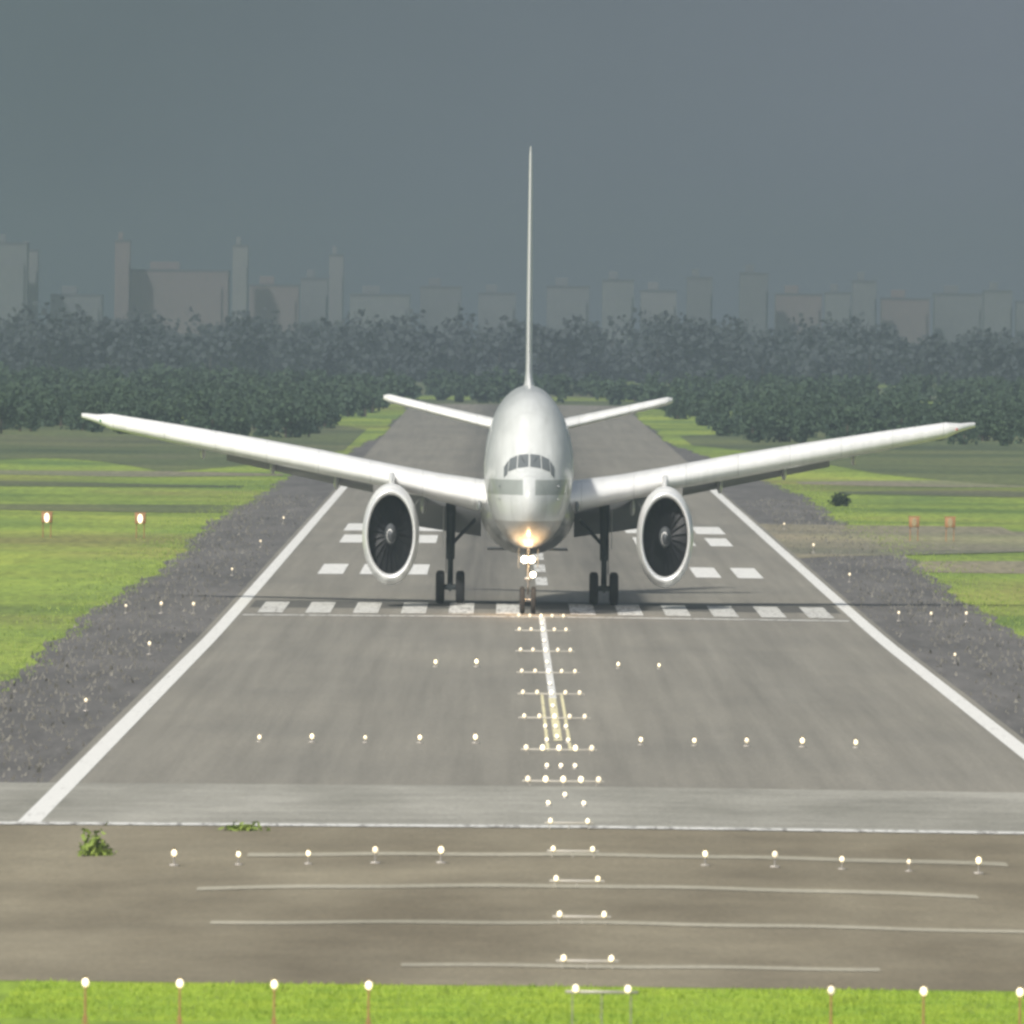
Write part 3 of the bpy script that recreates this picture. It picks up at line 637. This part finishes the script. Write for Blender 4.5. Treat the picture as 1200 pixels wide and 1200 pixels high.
# engines
def engine(s):
    cx, cy, cz = s * 9.6, 22.9, 2.84
    c = (cx, cy, cz); b = MB()
    b.rev([(.26, 1.84), (.55, 1.92), (1.1, 1.98), (2.0, 2.0), (3.4, 1.94), (4.8, 1.75), (5.8, 1.56), (5.8, 1.50), (4.2, 1.48)], c, 'y', 64)
    nac = b.build('engine_nacelle', M['white'], plane)
    b = MB(); b.rev([(.26, 1.84), (.13, 1.80), (.04, 1.755), (0, 1.70), (.02, 1.65), (.09, 1.60), (.2, 1.565), (.34, 1.55)], c, 'y', 64); b.build('inlet_lip', M['lip'], nac)
    b = MB(); b.rev([(.34, 1.55), (.7, 1.53), (1.2, 1.55), (1.75, 1.57), (1.76, .1)], c, 'y', 64); b.build('inlet_duct', M['duct'], nac)
    b = MB()
    for k in range(22):
        a0 = 2 * math.pi * k / 22; rings = []
        for r, tw, ch, sw in ((.42, .45, .42, 0), (.8, .75, .50, .05), (1.15, 1.0, .56, .03), (1.50, 1.15, .50, -.06)):
            ring = []
            for (p, q_) in ((-.5, 0), (0, .03), (.5, 0), (0, -.03)):
                tang = p * ch * math.sin(tw) + q_ * math.cos(tw) + sw; axl = p * ch * math.cos(tw) - q_ * math.sin(tw)
                er = (math.cos(a0), math.sin(a0)); et = (-math.sin(a0), math.cos(a0))
                ring.append((cx + er[0] * r + et[0] * tang * s, cy + 1.35 + axl, cz + er[1] * r + et[1] * tang * s))
            rings.append(ring)
        b.loft(rings, True, True)
    b.build('fan', M['fanblade'], nac, angle=30)
    b = MB(); pr = [(.62, .01), (.68, .08), (.85, .2), (1.05, .32), (1.25, .42), (1.4, .45)]; b.rev(pr, c, 'y', 32)
    rings = []
    for u in frange(0, 1, 14):
        a = 2.2 * math.pi * u * .75 + .5; yy = .72 + .4 * u; rr = np.interp(yy, [p[0] for p in pr], [p[1] for p in pr]) + .012; wv = .02 + .09 * math.sin(math.pi * u)
        rings.append([(cx + rr * math.cos(a + d / max(rr, .1)), cy + yy - .01, cz + rr * math.sin(a + d / max(rr, .1))) for d in (-wv, wv)])
    b.loft(rings, False, False, 1, False); b.build('spinner', [mat('spinner_grey', (.12, .13, .14), .4, .3), M['bright']], nac)
    b = MB(); b.rev([(4.3, 1.2), (5.8, 1.05), (7.2, .72), (7.25, .66), (6.6, .6)], c, 'y', 36); b.rev([(6.5, .5), (7.4, .42), (8.3, .04)], c, 'y', 24); b.build('exhaust_nozzle', M['nozzle'], nac)
    b = MB(); rings = []
    for (yy, w_, zl, zh) in ((1.6, .06, 4.72, 4.86), (2.6, .30, 4.6, 5.12), (4.5, .42, 4.4, 5.2), (6.6, .44, 4.1, 5.1), (9.5, .40, 4.0, 4.95), (12.5, .1, 4.4, 4.8)):
        rings.append([(cx - w_ / 2, cy + yy, zl), (cx + w_ / 2, cy + yy, zl), (cx + w_ / 2, cy + yy, zh), (cx + w_ * .2, cy + yy, zh + .05), (cx - w_ * .2, cy + yy, zh + .05), (cx - w_ / 2, cy + yy, zh)])
    b.loft(rings, True, True); b.build('pylon', M['white'], nac)
    # strake
    b = MB(); sx = cx - s * 1.62; b.add([(sx, cy + 1.6, cz + 1.12), (sx, cy + 3.2, cz + 1.12), (sx - s * .35, cy + 3.2, cz + 1.42), (sx - s * .05, cy + 1.6, cz + 1.14), (sx, cy + 3.2, cz + 1.08), (sx, cy + 1.6, cz + 1.08)], [(0, 1, 2, 3), (5, 3, 2, 4)]); b.build('strake', M['white'], nac)
for s in (-1, 1): engine(s)
# wheels
def wheel(parent, x, y, r, w):
    b = MB(); h = w / 2
    b.rev([(-h * .55, r * .52), (-h * .9, r * .6), (-h, r * .8), (-h * .8, r * .95), (-h * .35, r), (h * .35, r), (h * .8, r * .95), (h, r * .8), (h * .9, r * .6), (h * .55, r * .52)], (x, y, r), 'x', 32, 0)
    b.rev([(-h * .5, .01), (-h * .62, r * .2), (-h * .45, r * .3), (-h * .55, r * .53)], (x, y, r), 'x', 24, 1); b.rev([(h * .5, .01), (h * .62, r * .2), (h * .45, r * .3), (h * .55, r * .53)], (x, y, r), 'x', 24, 1)
    return b.build('wheel', [M['tyre'], M['hub']], parent)
for s in (-1, 1):
    gx = s * 5.45; r = .64; b = MB()
    b.tube([(gx, 37.1, .62), (gx, 37.1, 1.9)], .20, 16); b.tube([(gx, 37.1, 1.75), (gx, 37.1, 4.3)], [.30, .36], 18)
    b.tube([(gx, 35.5, r), (gx, 38.7, r)], .16, 12)
    for yy in (35.62, 37.1, 38.58): b.tube([(gx - .6, yy, r), (gx + .6, yy, r)], .09, 10)
    b.tube([(gx, 37.0, 2.3), (gx - s * 1.75, 36.9, 3.35)], .09, 10); b.tube([(gx, 36.9, 2.0), (gx, 34.6, 3.6)], .10, 10)
    b.tube([(gx, 36.8, 1.0), (gx, 36.35, 1.45), (gx, 36.75, 1.9)], .06, 8); b.tube([(gx + s * .3, 37, 2.6), (gx + s * .3, 37, 1.2)], .03, 6)
    b.box((gx, 37.1, 2.55), (.62, .5, .35), bev=.05)
    mg = b.build('main_gear', M['gearmetal'], plane)
    for yy in (35.62, 37.1, 38.58):
        for q_ in (-.71, .71): wheel(mg, gx + q_, yy, r, .62)
    b = MB(); b.box((gx + s * .52, 37.1, 3.0), (.05, 2.6, 1.6), bev=.01); b.build('gear_door', M['wing'], mg)
    b = MB(); b.box((s * 1.9, 37.1, 2.18), (1.9, 3.4, .08), bev=.02); b.build('wheel_well_door', M['belly'], mg)
b = MB(); b.tube([(0, 5.9, .5), (0, 5.9, 1.35)], .09, 14); b.tube([(0, 5.9, 1.25), (0, 5.9, 2.9)], .14, 16); b.tube([(-.38, 5.9, .53), (.38, 5.9, .53)], .07, 10)
b.tube([(0, 6.0, 1.7), (0, 7.6, 2.7)], .08, 10); b.tube([(0, 5.8, .8), (0, 5.45, 1.05), (0, 5.8, 1.35)], .05, 8); b.box((0, 5.8, 2.1), (.75, .12, .12), bev=.02)
b.box((0, 5.74, 1.35), (.5, .1, .12), bev=.02)
ng = b.build('nose_gear', [M['hub']], plane)
for q_ in (-.38, .38): wheel(ng, q_, 5.9, .53, .36)
for s in (-1, 1):
    b = MB(); b.box((s * .66, 6.6, 2.15), (.05, 2.2, .75), bev=.01); b.build('nose_gear_door', M['belly'], ng)
M['landing'] = mat('landing_lamp', (1, .95, .8), .3, emis=14, ecol=(1, .9, .68))
def glamp(x, z_, r, nm, m):
    b = MB(1.0); b.rev([(.16, .03), (.1, r * .8), (0, r * 1.02), (0, r)], (x, 5.66, z_ * VS), 'y', 20, 0); b.rev([(0, r), (-.05, r * .8), (-.08, r * .4), (-.09, .01)], (x, 5.66, z_ * VS), 'y', 20, 1)
    return b.build(nm, [M['hub'], m], ng)
glamp(-.24, 2.1, .24, 'landing_light', M['landing']); glamp(.24, 2.1, .24, 'landing_light', M['landing']); glamp(.34, 1.52, .19, 'taxi_light', M['landing'])
for nm, loc, p in (('landing_lamp_beam', (0, 2.4, 2.0 * VS), 900), ):
    l = bpy.data.lights.new(nm, 'POINT'); l.energy = p; l.color = (1, .62, .30); l.shadow_soft_size = .2
    o = bpy.data.objects.new(nm, l); COL.objects.link(o); o.parent = plane; o.location = loc
# antennas
b = MB(); b.add([(-.03, 20, 8.6), (.03, 20, 8.6), (.03, 20.5, 8.6), (-.03, 20.5, 8.6), (-.01, 20.25, 9.0), (.01, 20.25, 9.0), (.01, 20.5, 9.0), (-.01, 20.5, 9.0)], [(0, 1, 5, 4), (1, 2, 6, 5), (2, 3, 7, 6), (3, 0, 4, 7), (4, 5, 6, 7)]); b.build('antenna', M['white'], plane)

# ------------------------------------------------------------------ haze, sky, sun, camera
hz = MB(1.0); hz.box((0, 3170, 37), (2900, 6500, 76)); o = hz.build('haze', mat('haze_air', (1, 1, 1)), smooth_=False); tag(o, kind='stuff')
nt = o.data.materials[0].node_tree; nt.nodes.remove(nt.nodes['Principled BSDF']); pv = nt.nodes.new('ShaderNodeVolumePrincipled')
pv.inputs['Color'].default_value = (.22, .275, .335, 1); pv.inputs['Density'].default_value = 2.1e-4; pv.inputs['Anisotropy'].default_value = 0.0
nt.links.new(pv.outputs[0], nt.nodes['Material Output'].inputs['Volume'])

SUN_EL, SUN_AZ = 42, 205      # azimuth measured clockwise from +Y: behind the camera, slightly left
W_ = bpy.data.worlds.new('World'); sc.world = W_; W_.use_nodes = True; nt = W_.node_tree; N = nt.nodes; L = nt.links
bg = N['Background']; sky = N.new('ShaderNodeTexSky'); sky.sky_type = 'NISHITA'; sky.sun_disc = False
sky.sun_elevation = R(SUN_EL); sky.sun_rotation = R(SUN_AZ); sky.dust_density = 3
bg.inputs['Strength'].default_value = 0.09
tc = N.new('ShaderNodeTexCoord'); sp = N.new('ShaderNodeSeparateXYZ'); L.new(tc.outputs['Generated'], sp.inputs[0])
mr = N.new('ShaderNodeMapRange'); mr.interpolation_type = 'SMOOTHSTEP'; mr.inputs['From Min'].default_value = -.35; mr.inputs['From Max'].default_value = .45; L.new(sp.outputs[1], mr.inputs['Value'])
# storm cloud colour: slate, a touch bluer to the right, softly mottled
mx = N.new('ShaderNodeMapRange'); mx.inputs['From Min'].default_value = -.035; mx.inputs['From Max'].default_value = .035; L.new(sp.outputs[0], mx.inputs['Value'])
c1 = N.new('ShaderNodeMix'); c1.data_type = 'RGBA'; c1.inputs[6].default_value = (1.14, 1.47, 1.60, 1); c1.inputs[7].default_value = (1.56, 1.80, 2.14, 1); L.new(mx.outputs[0], c1.inputs[0])
nz = N.new('ShaderNodeTexNoise'); nz.inputs['Scale'].default_value = 26; nz.inputs['Detail'].default_value = 4; L.new(tc.outputs['Generated'], nz.inputs['Vector'])
rm = N.new('ShaderNodeMapRange'); rm.inputs['From Min'].default_value = .3; rm.inputs['From Max'].default_value = .7; rm.inputs['To Min'].default_value = .94; rm.inputs['To Max'].default_value = 1.06; L.new(nz.outputs['Fac'], rm.inputs['Value'])
vm = N.new('ShaderNodeVectorMath'); vm.operation = 'SCALE'; L.new(c1.outputs[2], vm.inputs[0]); L.new(rm.outputs[0], vm.inputs['Scale'])
mm = N.new('ShaderNodeMix'); mm.data_type = 'RGBA'; L.new(mr.outputs[0], mm.inputs[0]); L.new(sky.outputs[0], mm.inputs[6]); L.new(vm.outputs[0], mm.inputs[7]); L.new(mm.outputs[2], bg.inputs['Color'])

sl = bpy.data.lights.new('sun', 'SUN'); sl.energy = 3.6; sl.angle = R(3.0); sl.color = (1, .955, .88); so = bpy.data.objects.new('sun', sl); COL.objects.link(so)
d = Vector((math.sin(R(SUN_AZ)) * math.cos(R(SUN_EL)), math.cos(R(SUN_AZ)) * math.cos(R(SUN_EL)), math.sin(R(SUN_EL))))
so.rotation_euler = (-d).to_track_quat('-Z', 'Y').to_euler(); so.location = (0, 400, 200)

F = 15500.0
cam = bpy.data.cameras.new('camera'); co = bpy.data.objects.new('camera', cam); COL.objects.link(co); sc.camera = co
cam.sensor_width = 36; cam.lens = F / 1200 * 36; cam.clip_start = 1; cam.clip_end = 20000
a = 0.0105; ux = -10 * math.cos(a) - 200 * math.sin(a); uy = 200 * math.cos(a) - 10 * math.sin(a)
yaw = ux / F; pitch = -uy / F
Mx = Matrix.Translation((0, 0, 18.96)) @ Matrix.Rotation(yaw, 4, 'Z') @ Matrix.Rotation(math.pi / 2 + pitch, 4, 'X') @ Matrix.Rotation(a, 4, 'Z')
co.matrix_world = Mx
cam.dof.use_dof = True; cam.dof.focus_distance = 915; cam.dof.aperture_fstop = 3.2
sc.render.engine = 'CYCLES'; cy = sc.cycles; cy.use_denoising = True; cy.max_bounces = 6; cy.volume_bounces = 1; cy.filter_width = 2.8
try: cy.denoiser = 'OPENIMAGEDENOISE'
except Exception: pass
sc.view_settings.view_transform = 'Standard'; sc.view_settings.look = 'None'; sc.view_settings.exposure = 0.35; sc.view_settings.gamma = 1
